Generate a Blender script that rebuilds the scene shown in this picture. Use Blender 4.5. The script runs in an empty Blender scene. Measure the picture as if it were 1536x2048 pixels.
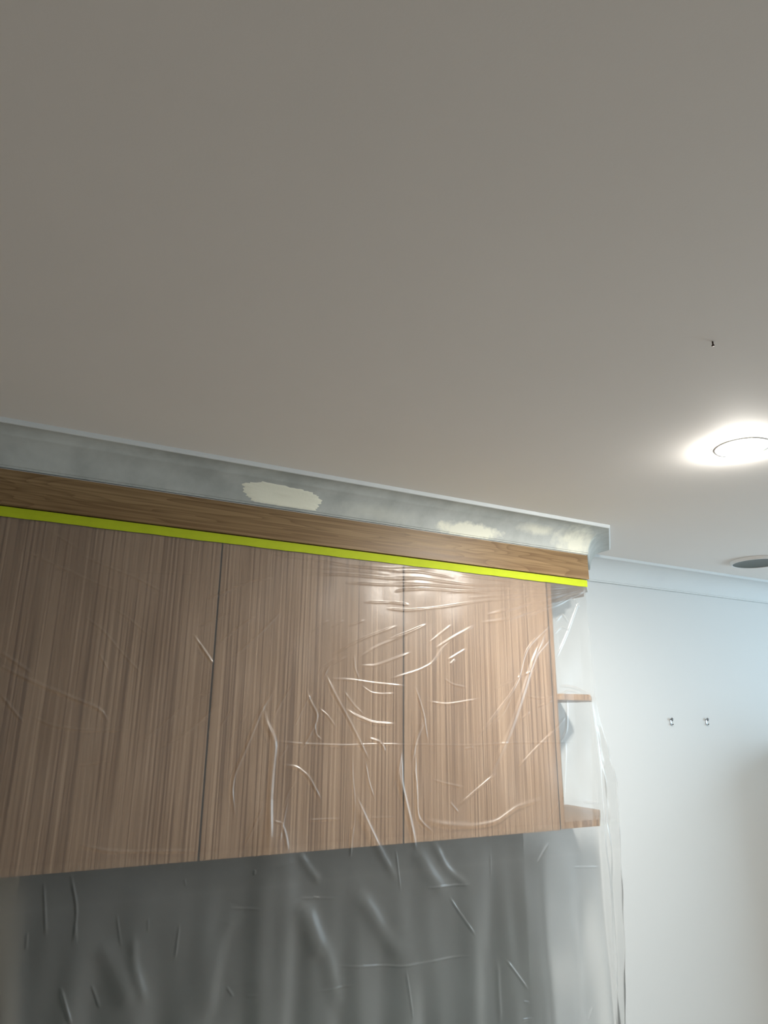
import bpy, bmesh, math, random
import numpy as np
from mathutils import Matrix, Vector

random.seed(4)
rng = np.random.default_rng(7)
S = bpy.context.scene
COL = S.collection

# ------------------------------------------------------------------ camera
F = 1377.0                                   # focal length in photo pixels (1536 x 2048)
CAMZ, CEIL = 1.795, 2.400                    # lens height, ceiling height
H = CEIL - CAMZ
xv = np.array([3504 - 768, 1457 - 1024, F]); xv /= np.linalg.norm(xv)      # vanishing point of the cabinet run
zv = np.array([807 - 768, -3600 - 1024, F]); zv -= xv * (zv @ xv); zv /= np.linalg.norm(zv)   # zenith
yv = -np.cross(xv, zv)
yv = yv if yv[2] > 0 else -yv
R = np.array([xv, yv, zv])
cam = bpy.data.cameras.new('camera')
cam.sensor_fit = 'VERTICAL'; cam.sensor_height = 36.0; cam.sensor_width = 27.0
cam.lens = F * 36.0 / 2048.0
cam.clip_start = 0.02
co = bpy.data.objects.new('camera', cam); COL.objects.link(co)
M = Matrix.Identity(4)
for r in range(3):
    M[r][0] = R[r][0]; M[r][1] = -R[r][1]; M[r][2] = -R[r][2]
M[2][3] = CAMZ
co.matrix_world = M
S.camera = co

# ------------------------------------------------------------------ light and exposure
S.view_settings.view_transform = 'Standard'
S.view_settings.look = 'None'
S.view_settings.gamma = 1.0
S.view_settings.use_curve_mapping = False
S.view_settings.exposure = 0.25

w = bpy.data.worlds.new('world'); S.world = w; w.use_nodes = True
w.node_tree.nodes['Background'].inputs[0].default_value = (0.62, 0.78, 1.0, 1)
w.node_tree.nodes['Background'].inputs[1].default_value = 1.0

LAMP = (1.420, 0.928)
LAMP_L = 1150.0                               # radiance of the lit downlight's diffuser
WIN = dict(y0=-0.75, y1=1.10, z0=1.30, z1=2.25, x=4.20)     # window in the wall on the right, outside the picture
def area(name, loc, rot, sx, sy, power, col):
    l = bpy.data.lights.new(name, 'AREA'); l.shape = 'RECTANGLE'; l.size = sx; l.size_y = sy
    l.energy = power; l.color = col
    o = bpy.data.objects.new(name, l); COL.objects.link(o); o.location = loc; o.rotation_euler = rot
    return o
area('window_daylight', (WIN['x'] - .02, (WIN['y0'] + WIN['y1']) / 2, (WIN['z0'] + WIN['z1']) / 2),
     (0, math.radians(90), 0), WIN['z1'] - WIN['z0'] - .1, WIN['y1'] - WIN['y0'] - .1, 40.0, (0.66, 0.87, 1.0))

# ------------------------------------------------------------------ positions from pixels
def ray(px, py):
    return R @ np.array([px - 768, py - 1024, F])
def at(px, py, Y):
    d = ray(px, py); p = d * Y / d[1]
    return np.array([p[0], Y, p[2] + CAMZ])

YC = 1.656                                   # plane of the cabinet doors
YW = 1.991                                   # back wall
DW = 0.5147                                  # door pitch
J = [1.4465 - DW * k for k in range(5)]      # joints, from the open shelf leftwards
PEL_X = 1.618                                # right end of pelmet and shelves
CHX, CHY = 1.792, 1.831                      # far corner of the 45 degree splay
DOOR_B, DOOR_T = CAMZ - .305, CAMZ + .430
PEL_B, PEL_T = CAMZ + .434, CAMZ + .5145

# ------------------------------------------------------------------ helpers
def tag(o, label=None, cat=None, group=None, kind=None):
    if label: o['label'] = label
    if cat: o['category'] = cat
    if group: o['group'] = group
    if kind: o['kind'] = kind
    return o
def link(name, me, mat, parent=None):
    o = bpy.data.objects.new(name, me); COL.objects.link(o)
    if mat and not me.materials: me.materials.append(mat)
    if parent is not None: o.parent = parent
    return o
def fin(name, bm, mat, parent=None, smooth=False, loc=None):
    bmesh.ops.recalc_face_normals(bm, faces=bm.faces[:])
    me = bpy.data.meshes.new(name); bm.to_mesh(me); bm.free()
    if smooth:
        for p in me.polygons: p.use_smooth = True
    o = link(name, me, mat, parent)
    if loc is not None: o.location = loc
    return o
def empty(name, loc=(0, 0, 0)):
    o = bpy.data.objects.new(name, None); COL.objects.link(o); o.location = loc
    o.empty_display_size = .05
    return o
def box(bm, x0, x1, y0, y1, z0, z1, bev=0.0):
    n = bmesh.ops.create_cube(bm, size=1.0)['verts']
    for v in n:
        v.co = Vector((x0 + (v.co.x + .5) * (x1 - x0), y0 + (v.co.y + .5) * (y1 - y0), z0 + (v.co.z + .5) * (z1 - z0)))
    if bev:
        es = list({e for v in n for e in v.link_edges})
        bmesh.ops.bevel(bm, geom=es, offset=bev, segments=2, affect='EDGES', profile=.5)
def boxo(name, dims, mat, parent=None, bev=0.0, origin=(0, 0, 0)):
    bm = bmesh.new(); x0, x1, y0, y1, z0, z1 = dims
    ox, oy, oz = origin
    box(bm, x0 - ox, x1 - ox, y0 - oy, y1 - oy, z0 - oz, z1 - oz, bev)
    return fin(name, bm, mat, parent)
def prism(bm, plan, z0, z1):
    a = [bm.verts.new((x, y, z0)) for x, y in plan]; b = [bm.verts.new((x, y, z1)) for x, y in plan]
    bm.faces.new(a); bm.faces.new(b)
    n = len(plan)
    for i in range(n): bm.faces.new((a[i], a[(i + 1) % n], b[(i + 1) % n], b[i]))
def lathe(bm, prof, seg=48):
    rings = []
    for r, z in prof:
        if r < 1e-6: rings.append([bm.verts.new((0, 0, z))])
        else: rings.append([bm.verts.new((r * math.cos(2 * math.pi * k / seg), r * math.sin(2 * math.pi * k / seg), z)) for k in range(seg)])
    for a, b in zip(rings, rings[1:]):
        for k in range(seg):
            q = [a[k % len(a)], a[(k + 1) % len(a)], b[(k + 1) % len(b)], b[k % len(b)]]
            u = []
            for v in q:
                if v not in u: u.append(v)
            if len(u) > 2: bm.faces.new(u)

# ------------------------------------------------------------------ materials
class NT:
    def __init__(s, name):
        s.m = bpy.data.materials.new(name); s.m.use_nodes = True
        s.t = s.m.node_tree; s.t.nodes.clear()
        s.out = s.t.nodes.new('ShaderNodeOutputMaterial')
    def n(s, typ, **kw):
        nd = s.t.nodes.new('ShaderNode' + typ)
        for k, v in kw.items():
            if k in nd.inputs.keys(): s.set(nd.inputs[k], v)
            elif isinstance(k, str) and k.startswith('i') and k[1:].isdigit(): s.set(nd.inputs[int(k[1:])], v)
            else: setattr(nd, k, v)
        return nd
    def set(s, sock, v):
        if isinstance(v, bpy.types.NodeSocket): s.t.links.new(v, sock)
        elif isinstance(v, tuple) and len(v) == 3 and sock.type == 'RGBA': sock.default_value = (*v, 1)
        else: sock.default_value = v
    def math(s, op, a, b=0.0, clamp=False):
        nd = s.t.nodes.new('ShaderNodeMath'); nd.operation = op; nd.use_clamp = clamp
        s.set(nd.inputs[0], a); s.set(nd.inputs[1], b)
        return nd.outputs[0]
    def mix(s, fac, a, b, blend='MIX'):
        nd = s.t.nodes.new('ShaderNodeMix'); nd.data_type = 'RGBA'; nd.blend_type = blend
        s.set(nd.inputs[0], fac); s.set(nd.inputs[6], a); s.set(nd.inputs[7], b)
        return nd.outputs[2]
    def ramp(s, fac, stops):
        nd = s.t.nodes.new('ShaderNodeValToRGB'); e = nd.color_ramp.elements
        while len(e) < len(stops): e.new(.5)
        for q, (p, c) in zip(e, stops): q.position = p; q.color = (*c, 1) if len(c) == 3 else c
        s.set(nd.inputs[0], fac)
        return nd.outputs[0]
    def coords(s, scale=(1, 1, 1), loc=(0, 0, 0)):
        tc = s.t.nodes.new('ShaderNodeTexCoord'); mp = s.t.nodes.new('ShaderNodeMapping')
        mp.inputs['Scale'].default_value = scale; mp.inputs['Location'].default_value = loc
        s.t.links.new(tc.outputs['Object'], mp.inputs[0])
        return mp.outputs[0]
    def noise(s, vec, scale=1.0, detail=3.0, rough=.55, dist=0.0):
        nd = s.n('TexNoise', Scale=scale, Detail=detail, Roughness=rough, Distortion=dist)
        s.t.links.new(vec, nd.inputs['Vector'])
        return nd.outputs['Fac']
    def bsdf(s, **kw):
        nd = s.n('BsdfPrincipled')
        for k, v in kw.items(): s.set(nd.inputs[k.replace('_', ' ')], v)
        s.t.links.new(nd.outputs[0], s.out.inputs[0])
        return nd
    def bump(s, h, strength=.2, dist=.002):
        nd = s.n('Bump', Strength=strength, Distance=dist); s.set(nd.inputs['Height'], h)
        return nd.outputs[0]

def paint(name, col, var=.04, rough=.6, bump=.08, spec=.35, bscale=160):
    t = NT(name)
    c = t.coords()
    n1 = t.noise(c, 1.3, 4); n2 = t.noise(c, bscale, 3)
    lo = tuple(v * (1 - var) for v in col); hi = tuple(min(1, v * (1 + var)) for v in col)
    t.bsdf(Base_Color=t.ramp(n1, [(.3, lo), (.7, hi)]), Roughness=rough, Specular_IOR_Level=spec,
           Normal=t.bump(n2, bump, .0006))
    return t.m
def plain(name, col, rough=.5, metal=0.0, spec=.5):
    t = NT(name); n1 = t.noise(t.coords(), 40, 3)
    t.bsdf(Base_Color=t.ramp(n1, [(.3, tuple(v * .94 for v in col)), (.7, col)]), Roughness=rough, Metallic=metal, Specular_IOR_Level=spec)
    return t.m

def oak(name, vertical=True, shift=(0, 0, 0), figure=.5):
    """Oak-look laminate: fine pores and streaks along the grain, with a cathedral figure."""
    t = NT(name)
    if vertical:
        fine = t.coords((200, 200, 1.5), shift); mid = t.coords((26, 26, .5), shift); wide = t.coords((6.5, 6.5, .55), shift)
    else:
        fine = t.coords((3.2, 260, 260), shift); mid = t.coords((.9, 42, 42), shift); wide = t.coords((1.5, 15, 15), shift)
    nf = t.noise(fine, 1, 2, .6); nm = t.noise(mid, 1, 4, .6, .4); nw = t.noise(wide, 1, 2, .5, .6)
    # contour lines of a stretched noise field give the cathedral arches
    rings = t.math('FRACT', t.math('MULTIPLY', nw, 13.0 if not vertical else 9.0))
    ring = t.math('POWER', rings, 3.0)
    k = 1.0 if vertical else .72
    sc = lambda q: (q[0] * k, q[1] * k, q[2] * k * (1.12 if vertical else .86))
    g = 1.0 if vertical else .5
    base = t.ramp(nm, [(.25, sc((.275, .166, .086))), (.5, sc((.335, .212, .115))), (.75, sc((.420, .280, .160)))])
    c = t.mix(t.math('MULTIPLY', ring, figure), base, sc((.155, .082, .034)))
    dark = t.math('MULTIPLY', t.math('SUBTRACT', .49, nf), 8.0, True)
    pale = t.math('MULTIPLY', t.math('SUBTRACT', nf, .54), 8.0, True)
    c = t.mix(t.math('MULTIPLY', dark, .80 * g), c, sc((.150, .078, .034)))
    c = t.mix(t.math('MULTIPLY', pale, .45 * g), c, sc((.620, .450, .280)))
    t.bsdf(Base_Color=c, Roughness=t.math('ADD', t.math('MULTIPLY', nf, .14), .40), Specular_IOR_Level=.35,
           Normal=t.bump(nf, .25, .0004))
    return t.m

MAT = {}
MAT['ceiling'] = paint('ceiling_paint', (.82, .80, .775), .02, .75, .12, .2, 220)
MAT['wall'] = paint('wall_paint', (.69, .71, .71), .015, .6, .08, .3)
MAT['white'] = paint('white_enamel', (.72, .735, .72), .02, .45, .03)
MAT['floor'] = paint('floor_finish', (.52, .41, .32), .12, .5, .05)
MAT['oak_h'] = oak('oak_laminate_across', False, (3.1, .4, 1.7), .62)
MAT['oak_v'] = [oak('oak_laminate_upright_%s' % a, True, s, f) for a, s, f in
                (('one', (0, 0, 0), .12), ('two', (7.3, 1.1, 2.2), .10), ('three', (3.7, 4.0, 6.1), .22), ('four', (9.9, 2.2, .4), .15))]
MAT['oak_edge'] = oak('oak_edge_band', True, (5, 5, 5), .1)
MAT['cab'] = plain('white_melamine', (.62, .63, .62), .4)
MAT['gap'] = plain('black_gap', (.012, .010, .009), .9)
MAT['tape'] = plain('fluorescent_tape', (.43, .52, .004), .8)
MAT['chrome'] = plain('chrome', (.24, .245, .25), .22, 1.0)
MAT['rust'] = plain('dark_screw_steel', (.07, .045, .035), .5, .6)
MAT['filler'] = paint('dried_filler', (.80, .80, .68), .05, .85, .5, .2, 130)
MAT['splash'] = plain('dark_grey_splashback', (.070, .092, .092), .3)
MAT['ledwhite'] = plain('white_plastic', (.80, .80, .79), .4)
MAT['ventdark'] = plain('grey_vent_plastic', (.13, .145, .135), .55)

def cornice_mat(name, base, dirt, spots):
    """Painted plaster cove; spots are old filler smears at (x, z, half length, half height, strength)."""
    t = NT(name)
    c = t.coords()
    n = t.noise(c, 9, 5, .6); n2 = t.noise(c, 2.4, 3); n3 = t.noise(c, 120, 3)
    col = t.ramp(t.math('ADD', t.math('MULTIPLY', n, .6), t.math('MULTIPLY', n2, .4)), [(.36, dirt), (.60, base)])
    if spots:
        sp = t.n('SeparateXYZ', i0=c).outputs
        for (x, z, rx, rz, st) in spots:
            dx = t.math('MULTIPLY', t.math('SUBTRACT', sp[0], x), 1 / rx)
            dz = t.math('MULTIPLY', t.math('SUBTRACT', sp[2], z), 1 / rz)
            d = t.math('SQRT', t.math('ADD', t.math('MULTIPLY', dx, dx), t.math('MULTIPLY', dz, dz)))
            d = t.math('ADD', d, t.math('MULTIPLY', t.math('SUBTRACT', t.noise(c, 38, 4), .5), 1.5))
            m = t.math('MULTIPLY', t.math('SUBTRACT', 1.25, d, True), st, True)
            col = t.mix(m, col, (.78, .78, .67))
    t.bsdf(Base_Color=col, Roughness=.7, Specular_IOR_Level=.25, Normal=t.bump(n3, .15, .0006))
    return t.m

# ------------------------------------------------------------------ room shell
X0, X1, Y0 = -4.5, WIN['x'], -4.20
VENT = (2.545, 1.672)
def struct(o, label, cat):
    return tag(o, label, cat, kind='structure')

struct(boxo('ceiling', (X0, X1, Y0, YW, CEIL, CEIL + .1), MAT['ceiling']), 'flat matt off-white plaster ceiling', 'ceiling')
struct(boxo('floor', (X0, X1, Y0, YW, -.08, 0), MAT['floor']), 'plain floor of the room', 'floor')
struct(boxo('wall_back', (X0, X1, YW, YW + .1, 0, CEIL), MAT['wall']), 'smooth pale painted wall behind the cabinets', 'wall')
struct(boxo('wall_left', (X0 - .1, X0, Y0, YW, 0, CEIL), MAT['wall']), 'painted side wall beyond the dark cabinets', 'wall')
struct(boxo('wall_front', (X0, X1, Y0 - .1, Y0, 0, CEIL), MAT['wall']), 'painted wall opposite the cabinets', 'wall')
bm = bmesh.new()
box(bm, X1, X1 + .1, Y0, WIN['y0'], 0, CEIL); box(bm, X1, X1 + .1, WIN['y1'], YW, 0, CEIL)
box(bm, X1, X1 + .1, WIN['y0'], WIN['y1'], 0, WIN['z0']); box(bm, X1, X1 + .1, WIN['y0'], WIN['y1'], WIN['z1'], CEIL)
struct(fin('wall_right', bm, MAT['wall']), 'painted side wall with the window, beyond the picture hooks', 'wall')
bm = bmesh.new()
for a in ((WIN['y0'], WIN['y0'] + .05, WIN['z0'], WIN['z1']), (WIN['y1'] - .05, WIN['y1'], WIN['z0'], WIN['z1']),
          (WIN['y0'] + .05, WIN['y1'] - .05, WIN['z0'], WIN['z0'] + .05), (WIN['y0'] + .05, WIN['y1'] - .05, WIN['z1'] - .05, WIN['z1'])):
    box(bm, X1 + .01, X1 + .09, a[0], a[1], a[2], a[3])
struct(fin('window_1', bm, MAT['white']), 'white framed window in the side wall', 'window')

# cornices: one cove profile swept along a plan path, mitred at every corner
COVE_R = .070
def cove(t):                                          # t 0 at the bead, 1 at the bottom lip -> (out, below ceiling)
    a = t * math.pi / 2
    return (.0845 - COVE_R * math.sin(a), .0805 - COVE_R * math.cos(a))
PROFILE = [(0, 0), (.0895, 0), (.0895, .0035), (.0880, .0092), (.0862, .0105)] + [cove(k / 14) for k in range(15)] + [(.0125, .0822), (.0125, .0865), (0, .0865)]
def sweep(name, path, mat, smooth=True):
    """path: plan points with the room on the right-hand side of travel."""
    bm = bmesh.new(); P = [Vector(p) for p in path]; rows = []
    for i, p in enumerate(P):
        ns = []
        if i > 0: d = (P[i] - P[i - 1]).normalized(); ns.append(Vector((d.y, -d.x)))
        if i < len(P) - 1: d = (P[i + 1] - P[i]).normalized(); ns.append(Vector((d.y, -d.x)))
        m = ns[0] if len(ns) == 1 else (ns[0] + ns[1]) / (1 + ns[0].dot(ns[1]))
        rows.append([bm.verts.new((p.x + m.x * o, p.y + m.y * o, CEIL - d)) for o, d in PROFILE])
    n = len(PROFILE)
    for a, b in zip(rows, rows[1:]):
        for k in range(n): bm.faces.new((a[k], b[k], b[(k + 1) % n], a[(k + 1) % n]))
    bm.faces.new(rows[0]); bm.faces.new(rows[-1][::-1])
    o = fin(name, bm, mat)
    if smooth:
        for p in o.data.polygons: p.use_smooth = True
        o.data.set_sharp_from_angle(angle=math.radians(22))
    return o
zc = CEIL - .07
soft = [(at(945, 1062, 1.63)[0], CEIL - .068, .105, .020, 2.2), (at(1088, 1050, 1.60)[0], CEIL - .036, .07, .014, .8),
        (at(1160, 1090, 1.62)[0], CEIL - .055, .085, .040, 1.1), (at(760, 1020, 1.62)[0], CEIL - .06, .12, .02, .25)]
MAT['cornice_old'] = cornice_mat('old_plaster_cornice', (.52, .545, .525), (.35, .37, .355), soft)
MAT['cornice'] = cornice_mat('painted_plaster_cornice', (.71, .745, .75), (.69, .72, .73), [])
YF = YC + .004                                        # face that carries the front cornice
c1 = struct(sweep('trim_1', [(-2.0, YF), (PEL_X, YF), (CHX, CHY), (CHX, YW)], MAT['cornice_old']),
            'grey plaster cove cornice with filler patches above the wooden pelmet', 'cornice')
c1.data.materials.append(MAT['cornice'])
for p in c1.data.polygons:                            # lighter colour on the ceiling bead stands in for light catching it
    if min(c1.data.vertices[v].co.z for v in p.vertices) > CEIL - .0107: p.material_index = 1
c2 = struct(sweep('trim_2', [(CHX, YW), (X1, YW)], MAT['cornice']), 'clean pale plaster cove cornice along the bare wall', 'cornice')

def blob(name, xa, xb, ta, tb, seed, thick=.0016):
    """A ragged smear of filler lying on the front cove."""
    r = np.random.default_rng(seed); ph = r.uniform(0, 6.28, 8); am = r.uniform(.2, 1, 8) / np.arange(2, 10)
    bm = bmesh.new(); N, K = 72, 7; xm, tm = (xa + xb) / 2, (ta + tb) / 2; rows = []
    for q in range(K):
        f = (q / (K - 1)) ** .7
        row = []
        for k in range(N):
            a = 2 * math.pi * k / N
            rad = 1 + .17 * sum(am[j] * math.sin((j + 2) * a + ph[j]) for j in range(8)) + .06 * math.sin(23 * a + ph[0]) * math.sin(7 * a)
            cx, cy = abs(math.cos(a)) ** .75 * math.copysign(1, math.cos(a)), abs(math.sin(a)) ** .75 * math.copysign(1, math.sin(a))
            x = xm + (xb - xa) / 2 * cx * rad * f; t = min(.995, max(.02, tm + (tb - ta) / 2 * cy * rad * f))
            o, d = cove(t); aa = t * math.pi / 2
            h = thick * (1 - f ** 6) + .00015 if q < K - 1 else -.0004
            row.append(bm.verts.new((x, YF - o - h * math.sin(aa), CEIL - d - h * math.cos(aa))))
        rows.append(row)
    bm.faces.new(rows[0])
    for a, b in zip(rows, rows[1:]):
        for k in range(N): bm.faces.new((a[k], a[(k + 1) % N], b[(k + 1) % N], b[k]))
    o = fin(name, bm, MAT['filler'], c1, smooth=True)
    o['label'] = 'cream patch of dried filler'
    return o
blob('filler_patch', at(488, 990, 1.62)[0], at(647, 1005, 1.62)[0], .47, 1.03, 3)

# boxed-in bulkhead behind pelmet and cornice, splayed at its end
bm = bmesh.new()
prism(bm, [(-2.0, YF), (PEL_X - .002, YF), (CHX - .002, CHY), (CHX - .002, YW), (-2.0, YW)], PEL_B + .002, CEIL)
struct(fin('trim_3', bm, MAT['white']), 'white boxed bulkhead above the cabinets with a splayed end', 'bulkhead')
struct(boxo('trim_4', (-2.0, PEL_X + .001, YF - .0105, YF - .004, PEL_T - .0005, PEL_T + .0028), MAT['white']),
       'thin white caulk line between cornice and wooden pelmet', 'trim')

# ------------------------------------------------------------------ pelmet, cabinets, open shelf
tag(boxo('pelmet_board', (-2.0, PEL_X, YF - .016, YF - .0003, PEL_B, PEL_T), MAT['oak_h'], bev=.0006),
    'long oak-look pelmet board with horizontal grain under the grey cornice', 'pelmet')

names = ['oak-look wall cabinet beside the open end shelf, behind clear plastic', 'oak-look wall cabinet, second from the open end shelf',
         'oak-look wall cabinet, third from the open end shelf', 'oak-look wall cabinet, fourth from the open end shelf']
CAB_B, CAB_T = DOOR_B + .002, PEL_B - .0005
for k in range(4):
    xb, xa = J[k], J[k + 1]
    e = empty('wall_cabinet', ((xa + xb) / 2, YW, CAB_B))
    tag(e, names[k], 'cabinet', 'row of wall cabinets')
    org = ((xa + xb) / 2, YW, CAB_B)
    bm = bmesh.new()
    for d in ((xa + .0019, xa + .0166), (xb - .0166, xb - .0019)):
        box(bm, d[0] - org[0], d[1] - org[0], YC + .021 - YW, -.002, 0, CAB_T - CAB_B)
    for z in (0, .34, CAB_T - CAB_B - .016):
        box(bm, xa + .0166 - org[0], xb - .0166 - org[0], YC + .024 - YW, -.002, z, z + .016)
    fin('body', bm, MAT['cab'], e)
    boxo('door', (xa + .0019, xb - .0019, YC, YC + .0185, DOOR_B, DOOR_T - .0045), MAT['oak_v'][k], e, .0008, org)
    boxo('gap_shade_strip', (xb - .0018, xb + .0017, YC + .0008, YC + .0205, CAB_B, DOOR_T - .005), MAT['gap'], e, 0, org)  # black strip standing in for the shade inside the door joint

# open end shelf: side panel, back, three boards splayed towards the wall
e = empty('open_end_shelf', (J[0] + .09, YW, CAB_B)); org = tuple(e.location)
tag(e, 'open end shelf with oak-look boards and white back beside the cabinet doors', 'shelf')
ex = PEL_X - .020
boxo('side_panel', (J[0] + .0019, J[0] + .0178, YC + .001, YW - .002, CAB_B, CAB_T), MAT['oak_edge'], e, .0006, org)
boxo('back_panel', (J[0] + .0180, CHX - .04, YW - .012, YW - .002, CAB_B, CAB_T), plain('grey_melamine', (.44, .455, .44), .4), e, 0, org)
SH = at(1150, 1388, YC)[2]
for z0, z1 in ((CAB_B, CAB_B + .018), (SH - .018, SH), (CAB_T - .017, CAB_T)):
    bm = bmesh.new()
    prism(bm, [(x - org[0], y - org[1]) for x, y in ((J[0] + .018, YC + .002), (ex, YC + .002), (CHX - .03, YC + .002 + CHX - .03 - ex), (CHX - .03, YW - .0125), (J[0] + .018, YW - .0125))], z0 - org[2], z1 - org[2])
    fin('shelf_board', bm, MAT['oak_edge'], e)

# splashback under the cabinets and the benchtop below it
tag(boxo('splashback', (.085, 1.57, YW - .008, YW - .0005, .875, CAB_B - .001), MAT['splash'], None, .001),
    'dark grey splashback panel under the wall cabinets, seen through plastic', 'splashback')
tag(boxo('splashback', (-1.99, .084, YW - .008, YW - .0005, .875, CAB_B - .001), plain('beige_splashback', (.36, .31, .23), .4), None, .001),
    'beige splashback panel beside the dark grey one under the wall cabinets', 'splashback')
e = empty('bench', (.5, YW, 0)); tag(e, 'kitchen bench under the plastic sheet', 'bench')
boxo('benchtop', (-1.99, 1.585, 1.39, YW - .001, .835, .872), MAT['cab'], e, .002, (.5, YW, 0))
boxo('base_carcass', (-1.99, 1.565, 1.43, YW - .001, .0005, .8348), MAT['cab'], e, 0, (.5, YW, 0))

# ------------------------------------------------------------------ plastic sheet
A = (400, 1100, 1 / 3.4133); B = (780, 1120, 1 / 3.531); C = (0, 1020, 1 / 2.926); D = (0, 1600, 1 / 2.4); G = (600, 1600, 1 / 2.194)
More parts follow.
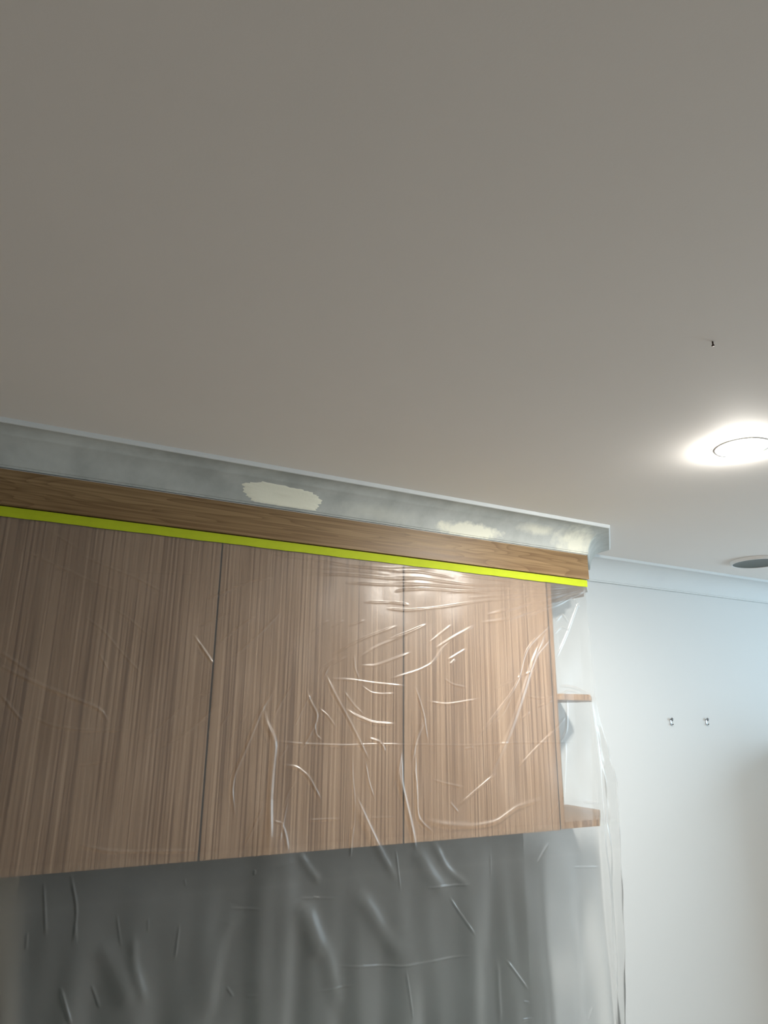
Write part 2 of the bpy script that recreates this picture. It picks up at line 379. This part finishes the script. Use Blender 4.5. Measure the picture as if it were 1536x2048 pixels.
# creases traced in pieces of the photograph: (origin and scale, points, height m, half width m)
f_, m_, s_, w_ = (.0010, .0016), (.0016, .0018), (.0025, .0024), (.0042, .0048)
CR = [
 (A, [(95,330),(200,275),(340,215),(490,192)], m_), (A, [(120,645),(200,575),(380,450)], m_), (A, [(220,735),(380,600),(550,425)], m_),
 (A, [(0,520),(130,470),(230,425)], f_), (A, [(0,645),(85,775)], m_), (A, [(0,1005),(75,960)], f_), (A, [(0,1165),(120,1060)], m_),
 (A, [(130,1215),(240,1060)], f_), (A, [(515,945),(420,1085),(320,1340),(230,1540),(215,1650),(240,1830)], s_),
 (A, [(430,1085),(450,1180),(510,1310),(490,1500),(475,1700),(465,2040)], w_), (A, [(180,1340),(320,1105)], f_),
 (A, [(500,1150),(540,1060),(640,905)], m_), (A, [(640,1215),(720,1040),(770,970)], m_),
 (A, [(730,960),(745,1020),(800,1120),(790,1180),(720,1320),(660,1390)], s_), (A, [(810,1080),(870,1130),(925,1210)], m_),
 (A, [(780,1180),(790,1260),(830,1300)], m_), (A, [(865,865),(920,990),(1010,1150),(1090,1310),(1150,1430)], s_),
 (A, [(835,885),(880,790),(1000,730)], m_), (A, [(800,860),(830,800),(930,735)], f_), (A, [(910,715),(1040,640),(1150,590),(1340,520)], m_),
 (A, [(1085,735),(1200,660),(1380,590),(1536,510)], m_), (A, [(900,525),(980,480)], f_), (A, [(1010,520),(1120,480)], f_),
 (A, [(760,560),(820,510),(880,480)], f_), (A, [(490,800),(680,650)], f_), (A, [(900,880),(1030,885),(1200,910),(1400,930)], m_),
 (A, [(1100,925),(1170,975),(1240,985),(1330,980)], m_), (A, [(985,970),(1050,1060),(1120,1125)], m_),
 (A, [(1000,1090),(1060,1130),(1180,1180),(1340,1190)], s_), (A, [(500,1305),(700,1325),(1000,1335),(1200,1325),(1460,1330)], m_),
 (A, [(1150,1285),(1230,1310),(1265,1375)], s_), (A, [(560,1470),(660,1480),(740,1545),(830,1720)], s_),
 (A, [(670,1540),(590,1680),(560,1790)], m_), (A, [(1035,1370),(1040,1550),(1055,1700),(1050,1900),(1010,2040)], m_),
 (A, [(1125,1440),(1150,1580),(1190,1700)], m_), (A, [(1065,1680),(1140,1850),(1215,2010)], m_), (A, [(1380,1360),(1340,1560),(1310,1640)], m_),
 (A, [(1375,1400),(1375,1600),(1410,1760),(1440,1900),(1470,2040)], s_), (A, [(1470,1380),(1470,1600),(1480,1800),(1536,1890)], m_),
 (A, [(1536,1150),(1470,1320),(1450,1450)], s_), (A, [(1470,940),(1520,1100),(1536,1180)], m_), (A, [(500,1850),(560,1865)], f_),
 (A, [(730,1845),(960,1835)], m_), (A, [(1150,1830),(1340,1825)], f_), (A, [(430,1740),(360,1900),(300,2030)], m_),
 (A, [(560,1880),(580,1960),(590,2048)], s_), (A, [(600,1700),(560,1870),(530,2000)], m_), (A, [(530,1440),(600,1330)], m_),
 (A, [(1050,725),(1055,810),(1085,880)], m_), (A, [(1095,790),(1200,790),(1440,700)], m_),
 (A, [(700,165),(1000,170),(1350,200),(1536,190)], m_), (A, [(1000,225),(1300,240),(1536,240)], m_), (A, [(1310,290),(1400,270),(1536,265)], m_),
 (A, [(1120,355),(1340,360),(1400,370)], m_), (A, [(1280,400),(1400,415),(1536,405)], m_), (A, [(850,90),(1200,130),(1536,150)], m_),
 (A, [(450,20),(700,60),(1000,100)], f_), (A, [(640,110),(900,130),(1300,165)], f_), (A, [(1040,110),(1300,130),(1536,128)], f_),
 (B, [(1380,205),(1200,230),(900,270),(640,290),(400,330),(150,355),(0,345)], m_), (B, [(1380,205),(1150,260),(980,310),(690,385)], s_),
 (B, [(1380,210),(1200,285),(1050,340),(830,420),(650,440)], s_), (B, [(1370,215),(1200,310),(1080,350),(940,410)], m_),
 (B, [(1380,190),(1100,200),(700,215),(400,230)], m_), (B, [(1380,185),(1000,180),(600,180),(300,150)], m_),
 (B, [(1370,200),(1100,225),(800,250),(560,265)], m_), (B, [(1370,195),(1150,180),(850,150),(500,110)], m_),
 (B, [(0,120),(200,130),(500,165)], m_), (B, [(0,160),(250,175),(600,200)], m_), (B, [(0,215),(250,205),(400,215),(700,235)], m_), (B, [(0,300),(130,315)], m_),
 (B, [(0,80),(200,85),(450,125)], m_), (B, [(0,560),(130,510),(260,455)], m_), (B, [(330,620),(450,540),(600,460)], m_),
 (B, [(0,840),(200,780),(300,730),(380,610),(460,545)], m_), (B, [(410,705),(540,625)], m_), (B, [(270,590),(430,460)], f_), (B, [(420,740),(460,700)], m_),
 (B, [(1140,450),(1000,580),(955,650),(900,880),(640,1220),(590,1290)], m_), (B, [(1090,520),(1010,700),(950,900),(860,1170),(760,1400),(700,1520)], w_),
 (B, [(1130,560),(1040,660),(980,800)], m_), (B, [(490,1730),(600,1630),(745,1505)], s_), (B, [(900,1470),(1000,1360),(1165,1195)], s_),
 (B, [(1120,1250),(1175,1185),(1240,1110)], m_), (B, [(270,1000),(400,1020),(640,980)], m_), (B, [(180,910),(235,1090),(265,1290)], m_),
 (B, [(235,1110),(180,1270),(155,1410)], s_), (B, [(0,1305),(300,1305),(590,1310),(850,1290),(1300,1285)], f_),
 (B, [(525,1335),(590,1320)], m_), (B, [(720,920),(880,840),(1060,760)], f_), (B, [(640,1220),(800,1090),(860,960)], f_),
 (B, [(165,1440),(185,1600),(190,1820),(240,1870),(300,1920)], s_), (B, [(70,1400),(60,1540),(95,1680),(140,1850),(180,2040)], w_),
 (B, [(240,1840),(400,1870),(600,1880),(750,1850),(830,1790),(900,1740),(1060,1690)], w_), (B, [(420,1710),(480,1780)], m_),
 (B, [(300,1550),(400,1580),(520,1605)], m_), (B, [(1190,1710),(1110,1850)], m_), (B, [(1145,990),(1040,1040)], m_), (B, [(1150,960),(1060,980),(960,960)], m_),
 (B, [(1200,890),(1270,895),(1330,910),(1420,960)], s_), (B, [(1190,960),(1260,920),(1340,935)], m_), (B, [(385,840),(440,880),(540,900)], m_),
 (B, [(920,1130),(985,1070)], m_), (B, [(1300,270),(1335,330)], s_), (B, [(1340,270),(1250,520),(1180,680)], s_), (B, [(1170,430),(1215,380),(1260,440)], s_),
 (B, [(1160,520),(1210,470),(1270,500)], m_), (B, [(1150,300),(1250,260),(1370,225)], s_), (B, [(1250,1000),(1250,1200),(1200,1290)], s_),
 (B, [(1420,1010),(1440,1200),(1450,1600),(1460,1900)], w_), (B, [(1240,1300),(1235,1500),(1225,1700)], s_), (B, [(1370,1710),(1480,1712)], m_),
 (C, [(110,225),(300,310),(520,410),(740,495)], m_), (C, [(480,270),(650,340),(800,400),(970,490)], m_), (C, [(490,620),(600,700),(700,820),(840,970)], m_),
 (C, [(580,840),(640,950)], f_), (C, [(0,910),(180,1000),(400,1090),(590,1165),(640,1250)], s_), (C, [(0,830),(180,950)], s_), (C, [(0,1075),(140,1250)], m_),
 (C, [(180,1205),(300,1260),(480,1290),(760,1290)], m_), (C, [(800,1370),(920,1280),(1100,1130),(1240,1045)], m_), (C, [(920,1400),(1060,1330),(1240,1180)], m_),
 (C, [(1130,730),(1250,900)], m_), (C, [(1170,680),(1320,610)], f_), (C, [(1220,520),(1340,470)], m_), (C, [(460,1960),(640,2000),(1150,1995)], s_),
 (C, [(430,1500),(650,1470)], f_), (C, [(660,570),(760,640),(880,740)], f_), (C, [(760,360),(1180,375)], f_), (C, [(270,110),(480,240)], f_),
 (D, [(1290,0),(1290,260),(1260,450),(1230,700),(1190,1075)], (.0065, .009)), (D, [(1365,150),(1370,400),(1385,700),(1400,1075)], (.0065, .009)),
 (D, [(1430,250),(1480,330),(1536,400)], s_), (D, [(1420,470),(1460,620),(1536,760)], w_), (D, [(340,360),(370,520),(350,700)], m_),
 (D, [(480,680),(560,850),(620,1000)], w_), (D, [(640,640),(640,800),(700,980)], s_), (D, [(210,400),(220,650)], m_), (D, [(560,550),(580,700)], f_),
 (D, [(290,900),(340,1075)], s_), (D, [(440,890),(480,1000)], m_), (D, [(1130,500),(1050,700),(990,1050)], w_), (D, [(130,640),(125,720)], f_),
 (D, [(365,600),(365,690)], f_), (D, [(710,570),(710,630)], f_), (D, [(1110,520),(1240,520)], f_), (D, [(1180,940),(1230,930)], m_),
 (D, [(1090,900),(1120,945)], m_), (D, [(860,600),(840,760)], m_), (D, [(1500,465),(1536,470)], f_), (D, [(885,380),(893,415)], f_), (D, [(1220,335),(1215,355)], m_),
 (G, [(230,110),(220,250)], s_), (G, [(240,0),(300,130),(380,280),(420,350)], s_), (G, [(0,430),(100,650),(190,950)], w_),
 (G, [(250,400),(350,560),(440,700)], w_), (G, [(500,200),(560,320),(640,420)], w_), (G, [(580,180),(640,300),(740,380)], s_),
 (G, [(660,430),(760,590)], s_), (G, [(460,750),(490,960)], s_), (G, [(870,700),(880,980)], w_), (G, [(900,700),(1000,830)], s_),
 (G, [(170,730),(450,730),(750,680)], m_), (G, [(0,430),(160,430)], f_), (G, [(560,385),(740,370)], m_), (G, [(1200,295),(1320,295)], f_),
 (G, [(70,840),(240,810)], f_), (G, [(980,885),(1010,890)], m_), (G, [(420,220),(440,400)], m_), (G, [(975,965),(1030,960)], m_),
 (G, [(1290,910),(1270,975)], s_), (G, [(836,240),(838,340)], f_), (G, [(1090,190),(1040,280)], s_),
]
STEP = .0019
xs = np.concatenate([np.arange(-.62, -.14, .02), np.arange(-.14, 1.597, STEP)])
zt = CAMZ + .4325
zs = np.arange(zt, .8735, -STEP)
# free edge of the sheet at the open shelf, traced down the photograph
edge_px = [(1172,1168),(1178,1230),(1193,1393),(1203,1440),(1222,1500),(1238,1565),(1241,1610),(1244,1700),(1248,1800),(1252,1900),(1258,2048),(1262,2140)]
eX, eZ = zip(*[(lambda p: (p[0], p[2]))(at(px, py, YC - .01)) for px, py in edge_px])
edgeX = np.interp(-zs, [-z for z in eZ], eX)
NE = 44
xbase = np.minimum(1.597, edgeX - .012)
XX = np.empty((len(zs), len(xs) + NE)); ZZ = np.repeat(zs[:, None], len(xs) + NE, 1)
for i in range(len(zs)):
    last = xbase[i]
    row = xs.copy(); sel = xs > 1.40
    row[sel] = 1.40 + (xs[sel] - 1.40) * (last - 1.40) / (xs[-1] - 1.40)
    XX[i, :len(xs)] = row
    XX[i, len(xs):] = last + (edgeX[i] - last) * (np.arange(1, NE + 1) / NE)
hgt = np.zeros_like(XX)
for (o, s), pts, (amp, wid) in [((c[:2], c[2]), p, q) for c, p, q in CR]:
    if o in (D[:2], G[:2]) and amp > .002 and len(pts) > 2: amp, wid = amp * 1.25, wid * 3.4
    P = [at(o[0] + x * s, o[1] + y * s, YC - .004)[[0, 2]] for x, y in pts]
    # finer points along a smooth curve
    P = np.array(P)
    k = np.linspace(0, len(P) - 1, len(P) * 4); P = np.stack([np.interp(k, range(len(P)), P[:, j]) for j in (0, 1)], 1)
    if len(P) > 8:
        P[1:-1] = (P[:-2] + P[1:-1] + P[2:]) / 3
    pad = wid * 4
    r0 = max(0, int((zt - P[:, 1].max() - pad) / STEP)); r1 = min(len(zs), int((zt - P[:, 1].min() + pad) / STEP) + 1)
    if r1 <= r0: continue
    cols = np.where((XX[r0] > P[:, 0].min() - pad - .12) & (XX[r0] < P[:, 0].max() + pad + .12))[0]
    if not len(cols): continue
    sub = np.s_[r0:r1, cols[0]:cols[-1] + 1]
    gx, gz = XX[sub], ZZ[sub]; best = np.full(gx.shape, 9.0); bt = np.zeros(gx.shape)
    L = np.concatenate([[0], np.cumsum(np.linalg.norm(np.diff(P, axis=0), axis=1))]); tot = L[-1]
    for j in range(len(P) - 1):
        d = P[j + 1] - P[j]; l2 = d @ d + 1e-12
        t = np.clip(((gx - P[j, 0]) * d[0] + (gz - P[j, 1]) * d[1]) / l2, 0, 1)
        dist = np.hypot(gx - P[j, 0] - t * d[0], gz - P[j, 1] - t * d[1])
        q = dist < best; best[q] = dist[q]; bt[q] = (L[j] + t * math.sqrt(l2))[q] / tot
    taper = np.clip(np.minimum(bt, 1 - bt) * 5 + .12, 0, 1)
    hgt[sub] += amp * taper * np.exp(-(best / wid) ** 2 * .7) * (.8 + .4 * rng.random())
# slack between the creases, deeper folds where the sheet hangs free below the cabinets
def lowfreq(X, Z, n, fx, fz, seed):
    r = np.random.default_rng(seed); out = np.zeros_like(X)
    for _ in range(n):
        out += np.sin(X * r.uniform(*fx) * 6.28 + Z * r.uniform(-1, 1) * fz * 6.28 + r.uniform(0, 6.28))
    return out / n ** .5
free = np.clip((DOOR_B + .01 - ZZ) / .25, 0, 1)
hgt += .0010 * (lowfreq(XX, ZZ, 6, (2, 7), 6, 1) + 1.2)
hgt += free * .0065 * lowfreq(XX, ZZ, 7, (5, 12), .9, 2) + free * .0012 * lowfreq(XX, ZZ, 6, (9, 18), 2.0, 5)
shelfzone = np.clip((XX - (J[0] + .03)) / .05, 0, 1) * np.clip((PEL_X - .02 - XX) / .03, 0, 1) * (1 - free)
hgt -= shelfzone * .001 * (1 + .5 * lowfreq(XX, ZZ, 4, (3, 9), 5, 9))
strip = np.clip((XX - xbase[:, None]) / .10, 0, 1)
sagz = np.clip((CAMZ - .02 - ZZ) / .12, 0, 1)
U = (XX - xbase[:, None]) / np.maximum(edgeX - xbase, .004)[:, None]
wob = .25 * lowfreq(np.zeros_like(ZZ), ZZ, 5, (1, 1), 5, 3)
fold = np.where(U > 0, np.sin(np.clip(U, 0, 1) * 6.28 * 1.25 + wob), 0)
hgt += (U > 0) * sagz * (.012 * fold + .003 * lowfreq(XX, ZZ, 5, (14, 30), 7, 12) * np.clip(U * 3, 0, 1))
curl = np.clip((U - .80) / .20, 0, 1)
hgt -= sagz * curl ** 2 * .016
hgt += np.exp(-((XX - xbase[:, None]) / .006) ** 2) * sagz * .012
hgt *= np.clip((zt - .019 - ZZ) / .014, .03, 1)
YY = YC - .0030 - np.where(shelfzone + (U > 0) + free > .02, hgt, np.maximum(hgt, 0))
verts = np.stack([XX, YY, ZZ], -1).reshape(-1, 3)
nr, nc = XX.shape
idx = np.arange(nr * nc).reshape(nr, nc)
quads = np.stack([idx[:-1, :-1], idx[1:, :-1], idx[1:, 1:], idx[:-1, 1:]], -1).reshape(-1, 4)
me = bpy.data.meshes.new('plastic_sheet')
me.vertices.add(len(verts)); me.vertices.foreach_set('co', verts.ravel())
me.loops.add(quads.size); me.loops.foreach_set('vertex_index', quads.ravel().astype(np.int32))
me.polygons.add(len(quads)); me.polygons.foreach_set('loop_start', np.arange(0, quads.size, 4, dtype=np.int32))
me.polygons.foreach_set('use_smooth', np.ones(len(quads), dtype=bool))
me.update(calc_edges=True); me.validate()

t = NT('clear_masking_film')
c = t.coords()
nb = t.noise(c, 55, 4, .6); nb2 = t.noise(c, 11, 3, .5)
bmp = t.bump(t.math('ADD', t.math('MULTIPLY', nb, .25), nb2), .25, .0025)
lw = t.n('LayerWeight', Blend=.5, Normal=bmp).outputs['Facing']
fres = t.math('ADD', .035, t.math('MULTIPLY', t.math('POWER', lw, 4.0), .85), True)
zz = t.n('SeparateXYZ', i0=c).outputs
hang = t.math('MULTIPLY', t.math('SUBTRACT', DOOR_B + .02, zz[2]), 12.0, True)          # doubled, matt film below the cabinets
haze_f = t.math('ADD', t.math('ADD', .10, t.math('MULTIPLY', hang, .055)), t.math('MULTIPLY', t.math('POWER', lw, 2.5), .38), True)
tr0 = t.n('BsdfTransparent', Color=(.90, .905, .90))
rf = t.n('BsdfRefraction', Color=(.90, .905, .90), Roughness=.55, IOR=1.33)
tr = t.n('MixShader', Fac=t.math('ADD', .24, t.math('MULTIPLY', hang, .66)), i1=tr0.outputs[0], i2=rf.outputs[0])
df = t.n('BsdfDiffuse', Color=(.83, .82, .80), Normal=bmp)
tl = t.n('BsdfTranslucent', Color=(.80, .82, .81), Normal=bmp)
hz = t.n('MixShader', Fac=.35, i1=df.outputs[0], i2=tl.outputs[0])
b = t.n('MixShader', Fac=haze_f, i1=tr.outputs[0], i2=hz.outputs[0])
gl = t.n('BsdfGlossy', Color=(1.0, 1.0, 1.0), Roughness=.30, Normal=bmp)
fm = t.n('MixShader', Fac=fres, i1=b.outputs[0], i2=gl.outputs[0])
t.t.links.new(fm.outputs[0], t.out.inputs[0])
tag(link('plastic_sheet', me, t.m), 'clear crinkled plastic masking sheet hanging over the cabinet doors', 'plastic sheet')

# fluorescent masking tape along the sheet's top edge
bm = bmesh.new(); rows = []
for x in np.arange(-.62, 1.6135, .012).tolist() + [1.6145]:
    wv = .0006 * math.sin(x * 31) + .0004 * math.sin(x * 83)
    zt_, zb_ = CAMZ + .4318, CAMZ + .4098 + wv * .6
    rows.append([bm.verts.new((x, YC - .0058 - .0002 * math.sin(x * 57) - dy, z)) for z, dy in ((zt_, 0), ((zt_ + zb_) / 2, .0004), (zb_, 0))]
                + [bm.verts.new((x, YC - .0042, z)) for z in (zb_, zt_)])
for a, b2 in zip(rows, rows[1:]):
    for k in range(5): bm.faces.new((a[k], b2[k], b2[(k + 1) % 5], a[(k + 1) % 5]))
bm.faces.new(rows[0]); bm.faces.new(rows[-1][::-1])
tag(fin('masking_tape', bm, MAT['tape']), 'strip of fluorescent yellow-green masking tape along the door tops', 'tape')

# ------------------------------------------------------------------ ceiling fittings, hooks, screw
e = empty('downlight', (LAMP[0], LAMP[1], CEIL)); tag(e, 'round lit downlight glowing in the ceiling', 'downlight')
bm = bmesh.new(); lathe(bm, [(.062, -.0002), (.0615, -.0012), (.0560, -.0020), (.0496, -.0026), (.0496, -.0002)])
fin('trim_ring', bm, MAT['ledwhite'], e, smooth=True)
bm = bmesh.new(); lathe(bm, [(.0502, -.0005), (.0500, -.0028), (.0460, -.0056), (.0365, -.0080), (.0190, -.0096), (0, -.0100)])
t = NT('lit_diffuser')
em = t.n('Emission', Color=(1.0, .955, .88), Strength=LAMP_L); t.t.links.new(em.outputs[0], t.out.inputs[0])
fin('diffuser', bm, t.m, e, smooth=True)

e = empty('ceiling_vent', (VENT[0], VENT[1], CEIL)); tag(e, 'round ceiling vent with pale raised rim and dark dished face near the cornice', 'vent')
bm = bmesh.new(); lathe(bm, [(.0975, -.0003), (.0972, -.0035), (.0945, -.0095), (.0925, -.0122), (.0900, -.0128), (.0885, -.0118), (.0880, -.0085)])
fin('rim', bm, MAT['ledwhite'], e, smooth=True)
bm = bmesh.new(); lathe(bm, [(.0890, -.0112), (.0870, -.0105), (.0600, -.0070), (.0300, -.0052), (0, -.0048), (0, -.0020), (.0890, -.0020)])
fin('grille_face', bm, MAT['ventdark'], e, smooth=True)

# unseen tall appliance beyond the picture hooks, added to shade the wall
e = empty('shade_fridge', (3.42, 1.66, 0)); tag(e, 'tall unseen appliance added to shade the wall beyond the picture hooks', 'shade_fridge')
org = (3.42, 1.66, 0)
boxo('body', (3.08, 3.76, 1.38, 1.96, .03, 1.72), MAT['cab'], e, .006, org)
boxo('door', (3.082, 3.758, 1.325, 1.377, .66, 1.718), MAT['cab'], e, .008, org)
boxo('drawer', (3.082, 3.758, 1.325, 1.377, .035, .65), MAT['cab'], e, .008, org)
boxo('plinth', (3.10, 3.74, 1.40, 1.94, .0003, .0298), MAT['gap'], e, 0, org)

def hook(px, py, label):
    p = at(px, py, YW); e = empty('picture_hook', (p[0], YW, p[2])); tag(e, label, 'hook', 'picture hooks on the bare wall')
    bm = bmesh.new()                                    # brass-style strip: flat plate, lip turned up at the foot
    path = [(-.0012, .008), (-.0012, -.006), (-.0022, -.0115), (-.0055, -.0140), (-.0090, -.0125), (-.0105, -.0085)]
    ring = []
    for y, z in path:
        ring.append([bm.verts.new((x, y - d, z)) for x, d in ((-.0034, 0), (.0034, 0), (.0034, .0011), (-.0034, .0011))])
    for a, b in zip(ring, ring[1:]):
        for k in range(4): bm.faces.new((a[k], b[k], b[(k + 1) % 4], a[(k + 1) % 4]))
    bm.faces.new(ring[0]); bm.faces.new(ring[-1][::-1])
    fin('plate', bm, MAT['chrome'], e)
    bm = bmesh.new(); lathe(bm, [(0, .0105), (.0042, .0098), (.0060, .0075), (.0060, .0060), (.0030, .0045), (.0022, .0005), (0, .0005)], 20)
    bmesh.ops.rotate(bm, verts=bm.verts[:], cent=(0, 0, 0), matrix=Matrix.Rotation(math.radians(90), 3, 'X'))
    bmesh.ops.translate(bm, verts=bm.verts[:], vec=(0, -.002, .0085))
    fin('nail_head', bm, MAT['chrome'], e, smooth=True)
hook(1341, 1443, 'small chrome picture hook on the wall, nearer the cabinets')
hook(1412, 1443, 'small chrome picture hook on the wall, farther from the cabinets')

d = ray(1425, 683); p = d * H / d[2]
e = empty('screw', (p[0], p[1], CEIL)); tag(e, 'tiny dark screw sticking out of the bare ceiling', 'screw')
bm = bmesh.new(); lathe(bm, [(.0012, -.0002), (.0012, -.0060)], 12); fin('shank', bm, MAT['rust'], e)
bm = bmesh.new(); lathe(bm, [(0, -.0058), (.0016, -.0060), (.0027, -.0078), (.0022, -.0084), (0, -.0086)], 16); fin('head', bm, MAT['rust'], e, smooth=True)
